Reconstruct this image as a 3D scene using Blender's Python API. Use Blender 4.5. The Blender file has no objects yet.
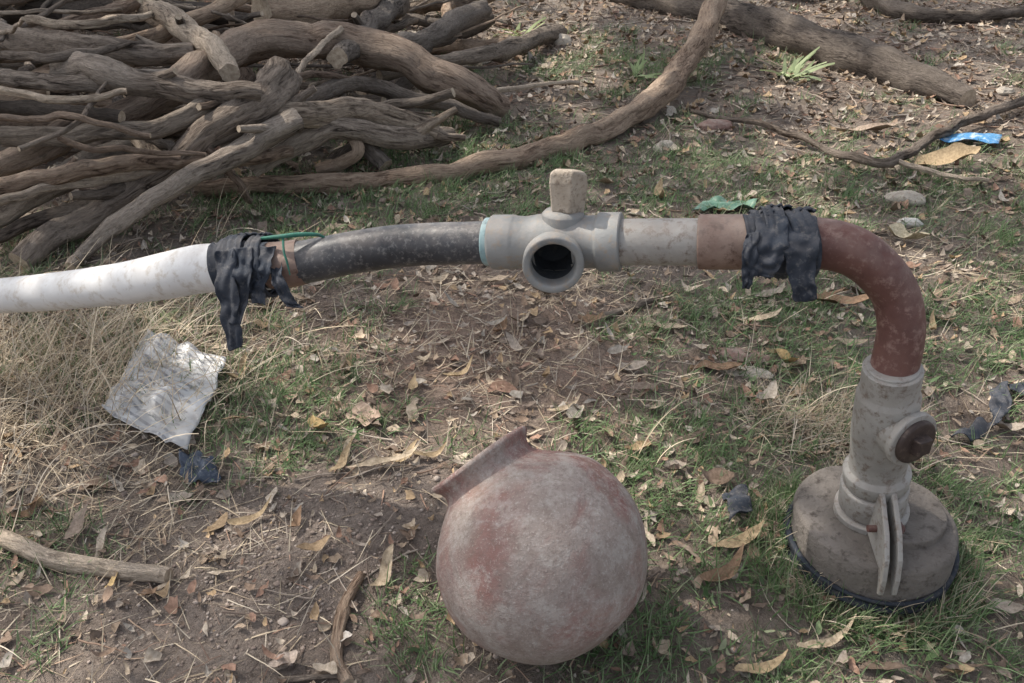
import bpy, bmesh, math, random
import numpy as np
from mathutils import Vector, Matrix, noise as mnoise
random.seed(7); rng=np.random.default_rng(11)
sc=bpy.context.scene
# ------------------------------------------------------------ camera
F_PX=900.0; H=1.2; PITCH=math.radians(31)
cd=bpy.data.cameras.new("camera"); cam=bpy.data.objects.new("camera",cd); sc.collection.objects.link(cam)
cd.sensor_width=36; cd.lens=F_PX/1024*36; cd.clip_end=500; cd.clip_start=0.02
cam.location=(0,0,H); cam.rotation_euler=(math.pi/2-PITCH,0,0); sc.camera=cam
CP=Vector((0,0,H)); R_=Vector((1,0,0)); U_=Vector((0,math.sin(PITCH),math.cos(PITCH))); F_=Vector((0,math.cos(PITCH),-math.sin(PITCH)))
def ray(px,py): return R_*((px-512)/F_PX)+U_*((341.5-py)/F_PX)+F_
def G(px,py,z=0.0):            # point of the site at height z (survey from the photo)
    d=ray(px,py); return CP+d*((z-H)/d.z)
def D(px,py,d): return CP+ray(px,py)*d
def depth(p): return (Vector(p)-CP).dot(F_)
# ------------------------------------------------------------ numpy noise / terrain
_t=rng.random((256,256))
def vn(x,y,s=0):
    x=np.asarray(x,float)+s*17.3+1000; y=np.asarray(y,float)+s*9.1+1000
    xi=np.floor(x).astype(int); yi=np.floor(y).astype(int); fx=x-xi; fy=y-yi
    fx=fx*fx*(3-2*fx); fy=fy*fy*(3-2*fy)
    a=_t[xi&255,yi&255]; b=_t[(xi+1)&255,yi&255]; c=_t[xi&255,(yi+1)&255]; d=_t[(xi+1)&255,(yi+1)&255]
    return (a*(1-fx)+b*fx)*(1-fy)+(c*(1-fx)+d*fx)*fy-0.5
CASX,CASY=.642,1.205
MOUNDS=[(G(395,520),.13,.05),(G(330,560),.16,.02),(G(560,420),.2,.015),(G(470,640),.07,.015),(Vector((CASX,CASY+.02,0)),.2,.038)]
def hgt(x,y):
    x=np.asarray(x,float); y=np.asarray(y,float)
    z=.035*vn(x*.9,y*.9)+.022*vn(x*3.3,y*3.3,1)+.012*vn(x*11,y*11,2)+.008*vn(x*31,y*31,3)+.005*vn(x*75,y*75,4)
    for p,s,h in MOUNDS: z=z+h*np.exp(-((x-p.x)**2+(y-p.y)**2)/(2*s*s))
    return z
def hz(p): return float(hgt(p.x,p.y))
def blobs(x,y,L):
    m=np.zeros_like(x)
    for px,py,r,w in L:
        p=G(px,py); m=np.maximum(m,w*np.exp(-((x-p.x)**2+(y-p.y)**2)/(2*r*r)))
    return m
GREEN=[(880,330,.32,1.0),(760,440,.24,1.2),(690,620,.17,1.6),(760,560,.22,1.4),(960,500,.22,.9),(300,430,.17,1.2),(120,370,.3,.4),(240,400,.16,.8),(420,440,.10,.5),(660,520,.12,1.1),
       (600,170,.5,.6),(340,200,.3,1.3),(450,155,.35,1.1),(420,640,.06,1.0),(60,550,.10,.5),(840,620,.18,1.2),(1000,350,.3,1.0),(560,210,.25,.6),(990,600,.14,.9),(620,670,.08,1.2),
       (50,650,.06,.6),(900,170,.4,.5),(640,350,.14,.8),(770,340,.22,1.0),(640,70,.35,.6),(380,330,.15,.5),(130,250,.3,.5),(330,520,.05,.5)]
DRY=[(60,370,.38,1.3),(270,350,.24,.9),(390,480,.14,.7),(810,430,.20,1.2),(250,320,.28,.8),(560,300,.35,.7),(700,290,.35,.5),(20,300,.45,1.0),(150,520,.16,.9),(480,380,.25,.7),(60,480,.24,1.1),(900,250,.4,.5),(230,470,.15,.8),(80,600,.12,.6)]
RED=[(470,350,.30,1),(560,380,.2,.8),(400,400,.15,.7)]
BARE=[(300,560,.20,.9),(200,620,.16,.8),(420,520,.12,.9),(120,590,.12,.6)]
# ------------------------------------------------------------ mesh helpers
def link(o): sc.collection.objects.link(o); return o
def mesh_np(name,V,Q,mat,col=None,smooth=True):
    me=bpy.data.meshes.new(name); V=np.asarray(V,np.float32); Q=np.asarray(Q,np.int32)
    me.vertices.add(len(V)); me.vertices.foreach_set("co",V.ravel())
    me.loops.add(Q.size); me.loops.foreach_set("vertex_index",Q.ravel())
    me.polygons.add(len(Q)); me.polygons.foreach_set("loop_start",np.arange(len(Q),dtype=np.int32)*Q.shape[1])
    try: me.polygons.foreach_set("loop_total",np.full(len(Q),Q.shape[1],dtype=np.int32))
    except Exception: pass
    me.update(calc_edges=True); me.validate()
    if col is not None:
        a=me.attributes.new("Col",'FLOAT_COLOR','POINT'); c=np.ones((len(V),4),np.float32); c[:,:3]=col; a.data.foreach_set("color",c.ravel())
    me.polygons.foreach_set("use_smooth",np.full(len(me.polygons),smooth))
    me.materials.append(mat); o=bpy.data.objects.new(name,me); return link(o)
def empty(name,loc=(0,0,0)):
    e=bpy.data.objects.new(name,None); e.location=loc; e.empty_display_size=.1; return link(e)
def parent(c,p):
    c.parent=p; c.matrix_parent_inverse=Matrix.Translation(-Vector(p.location)); return c
def catmull(P,n):
    P=[Vector(p) for p in P]; Q=[P[0]*2-P[1]]+P+[P[-1]*2-P[-2]]; out=[]
    for i in range(n):
        u=i/(n-1)*(len(P)-1); k=min(int(u),len(P)-2); t=u-k
        a,b,c,d=Q[k],Q[k+1],Q[k+2],Q[k+3]
        out.append(.5*((2*b)+(c-a)*t+(2*a-5*b+4*c-d)*t*t+(3*b-a-3*c+d)*t**3))
    return out
def lerpl(L,n):
    return [float(np.interp(i/(n-1)*(len(L)-1),range(len(L)),L)) for i in range(n)]
def tube(name,P,rad,mat,seg=14,n=None,amp=0.0,ridge=0.0,capmat=None,wob=0.0,knots=0):
    n=n or max(6,len(P)*6); pts=catmull(P,n); rr=lerpl(rad,n)
    sd=random.random()*100
    if wob:
        for i,p in enumerate(pts): pts[i]=p+wob*Vector(mnoise.noise_vector(p*5+Vector((sd,0,0))))+wob*.35*Vector(mnoise.noise_vector(p*16+Vector((sd,3,0))))
    V=[];A=[];L=0
    KN=[(random.random()*n,random.random()*6.28,random.uniform(.15,.4)) for _ in range(knots)]
    t=(pts[1]-pts[0]).normalized(); up=Vector((0,0,1)) if abs(t.z)<.9 else Vector((0,1,0)); s=t.cross(up).normalized()
    for i,p in enumerate(pts):
        tn=(pts[min(i+1,n-1)]-pts[max(i-1,0)]).normalized(); s=(s-tn*s.dot(tn)).normalized(); w=tn.cross(s)
        if i: L+=(p-pts[i-1]).length
        for k in range(seg):
            a=2*math.pi*k/seg; c,sn=math.cos(a),math.sin(a); r=rr[i]
            f=1
            if amp: f+=amp*mnoise.noise(Vector((c*1.3+sd,sn*1.3,L*4)))*2+amp*.5*mnoise.noise(Vector((c*3,sn*3+sd,L*12)))*2
            if ridge: f+=ridge*mnoise.noise(Vector((c*6,sn*6+sd,L*3)))*2+ridge*.6*mnoise.noise(Vector((c*12,sn*12+sd,L*9)))*2
            for ki,ka,kh in KN:
                da=(a-ka+math.pi)%(2*math.pi)-math.pi; f+=kh*math.exp(-(da*da)/.35-((i-ki)**2)/3.0)
            V.append(p+(s*c+w*sn)*r*f); A.append((c*r+sd,sn*r,L*.2))
    Fc=[];
    for i in range(n-1):
        for k in range(seg):
            a=i*seg+k; b=i*seg+(k+1)%seg; Fc.append((a,b,b+seg,a+seg))
    nside=len(Fc)
    for e,i in ((0,0),(1,n-1)):
        base=i*seg; ci=len(V); V.append(pts[i]); A.append((sd,0,0))
        st=len(V)
        for k in range(seg): V.append(V[base+k].copy()); A.append(A[base+k])
        for k in range(seg):
            a,b=st+k,st+(k+1)%seg; Fc.append((b,a,ci) if e==0 else (a,b,ci))
    me=bpy.data.meshes.new(name); me.from_pydata(V,[],Fc); 
    at=me.attributes.new("rest",'FLOAT_VECTOR','POINT'); at.data.foreach_set("vector",np.array(A,np.float32).ravel())
    me.materials.append(mat); me.materials.append(capmat or mat)
    for j,p in enumerate(me.polygons):
        p.use_smooth=j<nside; p.material_index=0 if j<nside else 1
    o=bpy.data.objects.new(name,me); return link(o)
def lathe(name,prof,mat,org,axis,seg=40,smooth=True,wob=0.0,ref=None,bev=0,caps=True):
    z=Vector(axis).normalized(); r0=Vector(ref) if ref else (Vector((0,0,1)) if abs(z.z)<.9 else Vector((0,1,0)))
    x=(r0-z*r0.dot(z)).normalized(); y=z.cross(x); org=Vector(org)
    V=[];Fc=[]; sd=random.random()*50
    for r,h in prof:
        for k in range(seg):
            a=2*math.pi*(k+.5)/seg; rr=r
            v=org+z*h+(x*math.cos(a)+y*math.sin(a))*rr
            if wob: v=v+wob*Vector(mnoise.noise_vector(v*9+Vector((sd,0,0))))
            V.append(v)
    for i in range(len(prof)-1):
        for k in range(seg):
            a=i*seg+k; b=i*seg+(k+1)%seg; Fc.append((a,b,b+seg,a+seg))
    if caps and prof[0][0]>1e-5: Fc.append(tuple(reversed(range(seg))))
    if caps and prof[-1][0]>1e-5: Fc.append(tuple(range((len(prof)-1)*seg,len(prof)*seg)))
    me=bpy.data.meshes.new(name); me.from_pydata(V,[],Fc); me.materials.append(mat)
    for p in me.polygons: p.use_smooth=smooth
    o=link(bpy.data.objects.new(name,me))
    if smooth and not bev:
        m=o.modifiers.new("es",'EDGE_SPLIT'); m.split_angle=math.radians(38)
    if bev:
        m=o.modifiers.new("b",'BEVEL'); m.width=bev; m.segments=3; m.limit_method='ANGLE'
    return o
def sharp(prof,e=.0015):
    out=[prof[0]]
    for i in range(1,len(prof)-1):
        a,b,c=[Vector(q) for q in prof[i-1:i+2]]
        d1=(a-b);d2=(c-b)
        if d1.length>3*e and d2.length>3*e: out+= [tuple(b+d1.normalized()*e),tuple(b+d2.normalized()*e)]
        else: out.append(tuple(b))
    return out+[prof[-1]]
def plate(name,pts2,org,ux,uy,th,mat,bev=.002):
    org=Vector(org);ux=Vector(ux).normalized();uy=Vector(uy).normalized();uz=ux.cross(uy).normalized();n=len(pts2)
    V=[org+ux*a+uy*b-uz*th/2 for a,b in pts2]+[org+ux*a+uy*b+uz*th/2 for a,b in pts2]
    Fc=[tuple(reversed(range(n))),tuple(range(n,2*n))]+[(i,(i+1)%n,(i+1)%n+n,i+n) for i in range(n)]
    me=bpy.data.meshes.new(name); me.from_pydata(V,[],Fc); me.materials.append(mat)
    o=link(bpy.data.objects.new(name,me)); m=o.modifiers.new("b",'BEVEL'); m.width=bev; m.segments=2; return o
# ------------------------------------------------------------ materials
class NT:
    def __init__(s,name):
        s.m=bpy.data.materials.new(name); s.m.use_nodes=True; s.t=s.m.node_tree; s.b=s.t.nodes["Principled BSDF"]
    def n(s,ty,**k):
        x=s.t.nodes.new(ty)
        for a,v in k.items():
            if a in x.inputs: x.inputs[a].default_value=v
            else: setattr(x,a,v)
        return x
    def l(s,a,b): s.t.links.new(a,b)
    def coord(s,kind='obj'):
        if kind=='obj': return s.n('ShaderNodeNewGeometry').outputs['Position']
        x=s.n('ShaderNodeAttribute'); x.attribute_name=kind; return x.outputs['Vector']
    def noise(s,vec,scale,detail=6,rough=.6,dist=0):
        x=s.n('ShaderNodeTexNoise'); x.inputs['Scale'].default_value=scale; x.inputs['Detail'].default_value=min(detail,5); x.inputs['Roughness'].default_value=rough; x.inputs['Distortion'].default_value=dist
        s.l(vec,x.inputs['Vector']); return x.outputs['Fac']
    def ramp(s,f,stops):
        x=s.n('ShaderNodeValToRGB'); e=x.color_ramp.elements
        while len(e)<len(stops): e.new(.5)
        for i,(p,c) in enumerate(stops): e[i].position=p; e[i].color=(*c,1) if len(c)==3 else c
        s.l(f,x.inputs['Fac']); return x.outputs['Color']
    def mix(s,f,a,b,mode='MIX'):
        x=s.n('ShaderNodeMix'); x.data_type='RGBA'; x.blend_type=mode
        for v,i in ((f,0),(a,6),(b,7)):
            if isinstance(v,(int,float)): x.inputs[i].default_value=v
            elif isinstance(v,tuple): x.inputs[i].default_value=(*v,1)
            else: s.l(v,x.inputs[i])
        return x.outputs[2]
    def bump(s,f,st,dist):
        x=s.n('ShaderNodeBump'); x.inputs['Strength'].default_value=st; x.inputs['Distance'].default_value=dist; s.l(f,x.inputs['Height'])
        s.l(x.outputs['Normal'],s.b.inputs['Normal'])
    def out(s,col,rough=.8,metal=0,spec=.3):
        if isinstance(col,tuple): s.b.inputs['Base Color'].default_value=(*col,1)
        else: s.l(col,s.b.inputs['Base Color'])
        if isinstance(rough,(int,float)): s.b.inputs['Roughness'].default_value=rough
        else: s.l(rough,s.b.inputs['Roughness'])
        s.b.inputs['Metallic'].default_value=metal; s.b.inputs['Specular IOR Level'].default_value=spec
        return s.m
def blotch(name,c1,c2,c3,sc1=12,sc2=70,rough=.7,metal=0,bump=.3,bd=.002,spec=.3,lo=.35,hi=.65,dust=0):
    m=NT(name); v=m.coord(); a=m.noise(v,sc1,5,.65,.3); b=m.noise(v,sc2,5,.7)
    c=m.mix(m.ramp(a,[(lo,(0,0,0)),(hi,(1,1,1))]),c1,c2); c=m.mix(m.ramp(b,[(.52,(0,0,0)),(.68,(1,1,1))]),c,c3)
    if dust:
        nz=m.n('ShaderNodeSeparateXYZ'); m.l(m.n('ShaderNodeNewGeometry').outputs['Normal'],nz.inputs[0])
        k=m.n('ShaderNodeMath',operation='MULTIPLY'); m.l(nz.outputs[2],k.inputs[0]); m.l(m.ramp(m.noise(v,25,5,.7),[(.4,(0,0,0)),(.62,(1,1,1))]),k.inputs[1])
        k2=m.n('ShaderNodeMath',operation='MULTIPLY',use_clamp=True); m.l(k.outputs[0],k2.inputs[0]); k2.inputs[1].default_value=dust
        c=m.mix(k2.outputs[0],c,(.36,.31,.27))
    m.bump(b,bump,bd); return m.out(c,rough,metal,spec)
def bark(name,stops,lo=(.25,.22,.19),hi=(.47,.42,.37)):
    m=NT(name); v=m.coord('rest'); a=m.noise(v,60,5,.7,1.2); b=m.noise(v,10,4,.65,.6); f=m.noise(v,230,3,.7); g=m.noise(m.coord(),45,4,.7)
    c=m.ramp(a,stops)
    oi=m.n('ShaderNodeObjectInfo').outputs['Random']
    c=m.mix(m.ramp(b,[(.42,(0,0,0)),(.56,(.85,.85,.85))]),c,m.ramp(f,[(.3,lo),(.65,hi)]))
    c=m.mix(m.ramp(g,[(.55,(0,0,0)),(.7,(.6,.6,.6))]),c,(.10,.083,.07))
    t=m.ramp(oi,[(0,(.5,.47,.45)),(.25,(.82,.76,.71)),(.5,(1.08,1.04,1.0)),(.75,(1.3,1.2,1.08)),(1,(1.65,1.54,1.38))])
    c=m.mix(1.0,c,t,'MULTIPLY')
    x=m.n('ShaderNodeMath',operation='MULTIPLY_ADD'); x.inputs[1].default_value=.5; m.l(f,x.inputs[0]); m.l(a,x.inputs[2])
    m.bump(x.outputs[0],1.0,.016); return m.out(c,.92,0,.12)
M_bark=bark("bark",[(.36,(.04,.033,.029)),(.47,(.18,.153,.132)),(.62,(.33,.29,.25))])
M_barkred=bark("bark_reddish",[(.36,(.05,.036,.029)),(.47,(.19,.145,.117)),(.65,(.32,.265,.22))],(.22,.175,.145),(.40,.335,.28))
M_barkdk=bark("bark_dark",[(.36,(.03,.027,.025)),(.47,(.11,.097,.088)),(.65,(.22,.197,.178))],(.12,.107,.097),(.26,.235,.21))
def cutwood():
    m=NT("cut_wood"); v=m.coord(); a=m.noise(v,60,6,.7); return m.out(m.ramp(a,[(.3,(.24,.18,.13)),(.7,(.55,.46,.35))]),.85)
M_cut=cutwood()
def ground_mat():
    m=NT("soil"); v=m.coord(); at=m.n('ShaderNodeAttribute'); at.attribute_name="Col"; sep=m.n('ShaderNodeSeparateColor'); m.l(at.outputs['Color'],sep.inputs[0])
    n1=m.noise(v,2.2,4,.6); n2=m.noise(v,14,5,.7); n3=m.noise(v,90,5,.75,.5); n4=m.noise(v,320,3,.7)
    c=m.ramp(n2,[(.3,(.18,.14,.115)),(.5,(.285,.23,.19)),(.72,(.38,.32,.275))])
    c=m.mix(m.ramp(n1,[(.4,(0,0,0)),(.65,(.5,.5,.5))]),c,(.29,.255,.21))
    c=m.mix(sep.outputs[0],c,m.ramp(n3,[(.3,(.22,.145,.11)),(.7,(.46,.34,.27))]))
    c=m.mix(sep.outputs[1],c,m.ramp(n3,[(.3,(.24,.19,.16)),(.7,(.42,.35,.30))]))
    c=m.mix(m.ramp(n3,[(.33,(.7,.7,.7)),(.45,(0,0,0))]),c,(.10,.078,.063))
    c=m.mix(m.ramp(n4,[(.58,(0,0,0)),(.70,(.7,.7,.7))]),c,(.50,.43,.37))
    c=m.mix(m.ramp(n4,[(.30,(.6,.6,.6)),(.42,(0,0,0))]),c,(.12,.09,.075))
    x=m.n('ShaderNodeMath',operation='MULTIPLY_ADD'); x.inputs[1].default_value=.4; m.l(n4,x.inputs[0]); m.l(n3,x.inputs[2])
    m.bump(x.outputs[0],.9,.022); return m.out(c,.95,0,.1)
M_soil=ground_mat()
def attr_mat(name,sc_=60,rough=.75,transl=0.0,spec=.25,tex=True):
    m=NT(name); at=m.n('ShaderNodeAttribute'); at.attribute_name="Col"; c=at.outputs['Color']
    if tex:
        v=m.coord(); a=m.noise(v,sc_,3,.7)
        c=m.mix(1.0,c,m.ramp(a,[(.3,(.6,.57,.53)),(.7,(1.25,1.25,1.25))]),'MULTIPLY')
    m.out(c,rough,0,spec)
    if transl:
        tr=m.n('ShaderNodeBsdfTranslucent'); m.l(c,tr.inputs['Color']); ms=m.n('ShaderNodeMixShader'); ms.inputs[0].default_value=transl
        o=m.t.nodes['Material Output']; m.l(m.b.outputs[0],ms.inputs[1]); m.l(tr.outputs[0],ms.inputs[2]); m.l(ms.outputs[0],o.inputs['Surface'])
    return m.m
M_leaf=attr_mat("dry_leaf",110); M_grass=attr_mat("grass_blade",40,.6,.25,.25,False); M_straw=attr_mat("straw",80,tex=False); M_peb=attr_mat("pebble",150,.9,tex=False)
M_canopy=attr_mat("tree_leaf",20,.6,0,.2,False)
# ------------------------------------------------------------ ground
ys=[-8,-4,-2,-1,-.4,0]; y=.3; s=.009
while y<70:
    ys.append(y); y+=s; 
    if y>1.9: s*=1.02
xs=[0]; x=0; s=.010
while x<70:
    x+=s; xs.append(x)
    if x>1.3: s*=1.05
xs=np.array(sorted(set([-a for a in xs]+xs))); ys=np.array(ys)
X,Y=np.meshgrid(xs,ys); fx,fy=X.ravel(),Y.ravel(); Zg=hgt(fx,fy); nx,ny=len(xs),len(ys)
Zg=Zg+.004*vn(fx*140,fy*140,12)*(fy<3)
ii=np.arange(nx*ny).reshape(ny,nx); Q=np.stack([ii[:-1,:-1],ii[:-1,1:],ii[1:,1:],ii[1:,:-1]],-1).reshape(-1,4)
col=np.zeros((nx*ny,3)); col[:,0]=np.clip(blobs(fx,fy,RED)*.8,0,1); col[:,1]=np.clip(blobs(fx,fy,BARE),0,1)
mesh_np("ground",np.stack([fx,fy,Zg],1),Q,M_soil,col)
# ------------------------------------------------------------ scatter
def sample(n,y0=.62,y1=7.5,fall=.35):
    Y=[];X=[]
    while len(X)<n:
        y=y0+(y1-y0)*rng.random(n*3); w=(.62*y+.5)
        keep=rng.random(n*3)<(w/(.62*y1+.5))*(1/(1+fall*np.maximum(0,y-1.5)))*(1+fall*1)
        y=y[keep]; w=w[keep]; x=(rng.random(len(y))*2-1)*w; X+=list(x); Y+=list(y)
    return np.array(X[:n]),np.array(Y[:n])
def leaves(x,y,L,W,yaw,col,curl,fold,lift,tilt,m=7,rag=.0):
    n=len(x); t=np.linspace(0,1,m); s=np.array([-1,0,1.])
    T,S=np.meshgrid(t,s,indexing='ij'); T=T.ravel()[None];S=S.ravel()[None]
    L,W,yaw,curl,fold,lift,tilt=[np.asarray(a)[:,None] for a in (L,W,yaw,curl,fold,lift,tilt)]
    sk=rng.random((n,1))*.7+.6
    prof=np.sin(np.pi*(np.clip(T*.96+.02,0,1)**sk))**.8
    if rag: prof=prof*(1+rag*(rng.random((n,m*3))*2-1))
    lx=(T-.5)*L*(1+(rag*.15*(rng.random((n,m*3))*2-1) if rag else 0)); ly=S*W/2*prof+ .07*L*np.sin(T*5+yaw*3)
    lz=curl*L*((T-.5)**2*4)+fold*np.abs(S)*W/2*prof*(1+.5*np.sin(T*9+yaw*7))
    lz=lz+tilt*ly+lift*T*L
    px=x[:,None]+lx*np.cos(yaw)-ly*np.sin(yaw); py=y[:,None]+lx*np.sin(yaw)+ly*np.cos(yaw)
    pz=hgt(px,py)+.003+np.maximum(lz,-.002)+rng.random((n,1))*.006
    V=np.stack([px,py,pz],-1).reshape(-1,3)
    b=np.arange(n)[:,None,None]*(m*3); i=np.arange(m-1)[None,:,None]*3; j=np.arange(2)[None,None,:]
    a=(b+i+j).ravel(); Q=np.stack([a,a+1,a+4,a+3],1)
    C=np.repeat(col,m*3,0)*(.88+.24*rng.random((n*m*3,1))); return V,Q,C
PAL=np.array([[.35,.27,.20],[.27,.195,.145],[.44,.36,.27],[.18,.135,.105],[.33,.28,.235],[.40,.29,.18],[.53,.45,.36],[.24,.19,.155],[.30,.19,.14],[.40,.36,.31]])
def pal(n,P=PAL,p=None,v=.2):
    c=P[rng.choice(len(P),n,p=p)]; return c*(1+v*(rng.random((n,1))*2-1))
def U(n,a,b): return a+(b-a)*rng.random(n)
x,y=sample(34000); bare=blobs(x,y,BARE); k=rng.random(len(x))>bare*.45; x,y=x[k],y[k]; n=len(x)
far=np.clip((y-1)/4,0,1)
L=(.005+.026*rng.random(n)**2)*(1+1.0*far); W=L*U(n,.2,.75)
A=leaves(x,y,L,W,U(n,0,6.3),pal(n),U(n,-.1,.5),U(n,-.3,.9),U(n,0,.6)**1.5,U(n,-.6,.6),5,.35)
x,y=sample(1900); bare=blobs(x,y,BARE); k=rng.random(len(x))>bare*.65; x,y=x[k],y[k]; n=len(x)
L=U(n,.028,.072)*(1+.25*np.clip((y-1)/4,0,1)); W=L*U(n,.15,.45)
B=leaves(x,y,L,W,U(n,0,6.3),pal(n)*.88,U(n,0,.4),U(n,-.2,.9),U(n,0,.35),U(n,-.6,.6),8,.15)
tan=(.42,.32,.20); pale=(.50,.41,.30); brn=(.28,.185,.12); yel=(.52,.38,.19); gry=(.36,.31,.26)
SP=[(345,480,.11,.022,70,tan,.15),(388,487,.15,.024,28,pale,.12),(400,478,.10,.02,40,tan,.2),(735,556,.10,.024,20,tan,.2),(722,582,.11,.026,38,brn,.15),(825,648,.12,.014,28,pale,.15),(760,672,.09,.02,20,tan,.2),
(385,592,.08,.022,60,pale,.3),(255,532,.09,.018,35,tan,.2),(785,362,.07,.045,-60,yel,.25),(365,430,.08,.055,-10,(.50,.38,.30),.25),(565,420,.09,.018,35,pale,.2),(495,290,.09,.045,-20,(.45,.36,.27),.2),(550,300,.1,.035,10,gry,.2),
(755,325,.14,.025,15,pale,.15),(945,168,.26,.08,15,tan,.1),(865,135,.28,.06,15,(.42,.33,.26),.1),(905,243,.13,.07,-50,(.5,.45,.33),.2),(460,385,.09,.018,40,tan,.3),(414,395,.05,.025,80,tan,.3),(670,335,.09,.025,-30,pale,.2),(630,378,.08,.03,10,gry,.2),
(820,300,.12,.03,0,brn,.2),(835,310,.18,.045,-10,brn,.2),(285,672,.05,.03,30,(.6,.5,.42),.2),(115,590,.04,.015,70,yel,.2),(1000,615,.06,.025,-10,gry,.2),(185,508,.05,.025,20,gry,.2),(320,437,.07,.035,-60,yel,.3),(210,380,.05,.02,30,tan,.3),
(430,470,.09,.015,35,tan,.2),(350,470,.13,.014,80,pale,.1),(660,200,.1,.04,80,tan,.5),(1010,430,.08,.035,0,gry,.2),(640,520,.07,.02,0,gry,.2),(500,340,.06,.03,50,brn,.3),(240,380,.08,.025,60,tan,.4),(590,330,.07,.03,20,brn,.3),(955,675,.05,.02,0,tan,.2),(715,375,.12,.035,0,brn,.1),(770,300,.1,.035,30,gry,.2),(300,590,.03,.015,60,gry,.2),(150,600,.035,.02,30,brn,.2),
(850,345,.09,.02,10,pale,.2),(930,330,.08,.02,60,tan,.3),(300,545,.05,.02,70,brn,.3),(30,520,.06,.02,50,brn,.3),(345,650,.03,.02,10,(.6,.55,.5),.2)]
pp=[G(a[0],a[1]) for a in SP]; S=lambda i:np.array([a[i] for a in SP],float)
C=leaves(np.array([p.x for p in pp]),np.array([p.y for p in pp]),S(2),S(3),np.radians(S(4)),np.array([a[5] for a in SP])*.92,S(6),U(len(SP),.3,.8),U(len(SP),.05,.2),U(len(SP),-.4,.4),m=12,rag=.10)
def join(name,parts,mat):
    V=[];Q=[];C=[];o=0
    for v,q,c in parts: V.append(v);Q.append(q+o);C.append(c);o+=len(v)
    return mesh_np(name,np.concatenate(V),np.concatenate(Q),mat,np.concatenate(C))
join("leaf_litter",[A,B,C],M_leaf)
def blades(x,y,L,W,yaw,lean,bend,col,m=4,z0=0):
    n=len(x); t=np.linspace(0,1,m)[None]; L,W,yaw,lean,bend=[np.asarray(a)[:,None] for a in (L,W,yaw,lean,bend)]
    ang=lean+bend*t; dx=np.cumsum(np.sin(ang)*L/(m-1),1); dz=np.cumsum(np.cos(ang)*L/(m-1),1); dx[:,1:]=dx[:,:-1].copy(); dx[:,0]=0; dz[:,1:]=dz[:,:-1].copy(); dz[:,0]=0
    wv=W/2*(1-t**2*.85); side=yaw+np.pi/2+0*t
    cx=x[:,None]+dx*np.cos(yaw); cy=y[:,None]+dx*np.sin(yaw); g=hgt(cx,cy); cz=np.maximum(hgt(x,y)[:,None]-.002+dz,g+.002)
    a=np.stack([cx-wv*np.cos(side),cy-wv*np.sin(side),cz],-1); b=np.stack([cx+wv*np.cos(side),cy+wv*np.sin(side),cz+W*.3],-1)
    V=np.stack([a,b],2).reshape(-1,3); base=np.arange(n)[:,None]*(2*m)+np.arange(m-1)[None]*2; base=base.ravel()
    Q=np.stack([base,base+1,base+3,base+2],1); return V,Q,np.repeat(col,2*m,0)
GP=np.array([[.13,.21,.085],[.175,.26,.115],[.10,.17,.065],[.22,.29,.15],[.29,.32,.20],[.15,.22,.11]])
x,y=sample(23000); g=blobs(x,y,GREEN)*1.1+.8*vn(x*3,y*3,5)+.6*vn(x*9,y*9,6)-blobs(x,y,BARE)*.45-.5*blobs(x,y,RED)-.09; k=rng.random(len(x))<np.clip(g*1.4+.03,0,1); x,y=x[k],y[k]
nb=rng.integers(6,20,len(x)); X=np.repeat(x,nb)+rng.normal(0,.018,nb.sum()); Yy=np.repeat(y,nb)+rng.normal(0,.018,nb.sum()); n=len(X)
print("grass blades",n)
fl=1+.5*np.clip((Yy-1)/4,0,1)
GA=blades(X,Yy,U(n,.012,.060)*fl,U(n,.001,.0029)*fl,U(n,0,6.3),U(n,.2,1.2),U(n,0,1.2),pal(n,GP,None,.3),4)
x,y=sample(9000); g=blobs(x,y,GREEN)+.6*vn(x*5,y*5,8); k=rng.random(len(x))<np.clip(g-.5,0,1)*1.2; x,y=x[k],y[k]; n=len(x)
GW=leaves(x,y,U(n,.010,.026),U(n,.005,.011),U(n,0,6.3),pal(n,GP,None,.3)*.9,U(n,0,.3),U(n,0,.5),U(n,.3,1.0),U(n,-.5,.5),5)
def clump(px,py,N,L0,colr):
    p=G(px,py); return blades(p.x+rng.normal(0,.04,N),p.y+rng.normal(0,.03,N),U(N,L0*.6,L0),U(N,.012,.02)*L0/.15,U(N,0,6.3),U(N,.7,1.3),U(N,.1,.8),np.array([colr]*N)*(1+.2*rng.random((N,1))),6)
CL=[clump(790,78,22,.22,(.34,.40,.22)),clump(640,80,12,.18,(.28,.35,.17)),clump(183,322,12,.09,(.38,.41,.24)),clump(310,435,8,.05,(.32,.36,.18)),clump(520,38,10,.2,(.34,.40,.2))]
join("grass",[GA,GW]+CL,M_grass)
SPc=np.array([[.50,.41,.29],[.40,.32,.225],[.60,.51,.38],[.32,.25,.18],[.46,.40,.32]])
x,y=sample(19000); d=blobs(x,y,DRY)+.5*vn(x*4,y*4,9)+.18-blobs(x,y,BARE)*.2-.3*blobs(x,y,GREEN); k=rng.random(len(x))<np.clip(d,0,1); x,y=x[k],y[k]
nb=rng.integers(1,8,len(x)); X=np.repeat(x,nb)+rng.normal(0,.03,nb.sum()); Yy=np.repeat(y,nb)+rng.normal(0,.03,nb.sum()); n=len(X)
S1=blades(X,Yy,U(n,.02,.11),U(n,.0009,.0024),U(n,0,6.3),U(n,.7,1.55),U(n,-.1,.9),pal(n,SPc),5)
x,y=sample(18000); r=blobs(x,y,RED); k=rng.random(len(x))<(.4+r)*(1-.3*blobs(x,y,BARE)); x,y=x[k],y[k]; n=len(x)
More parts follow.
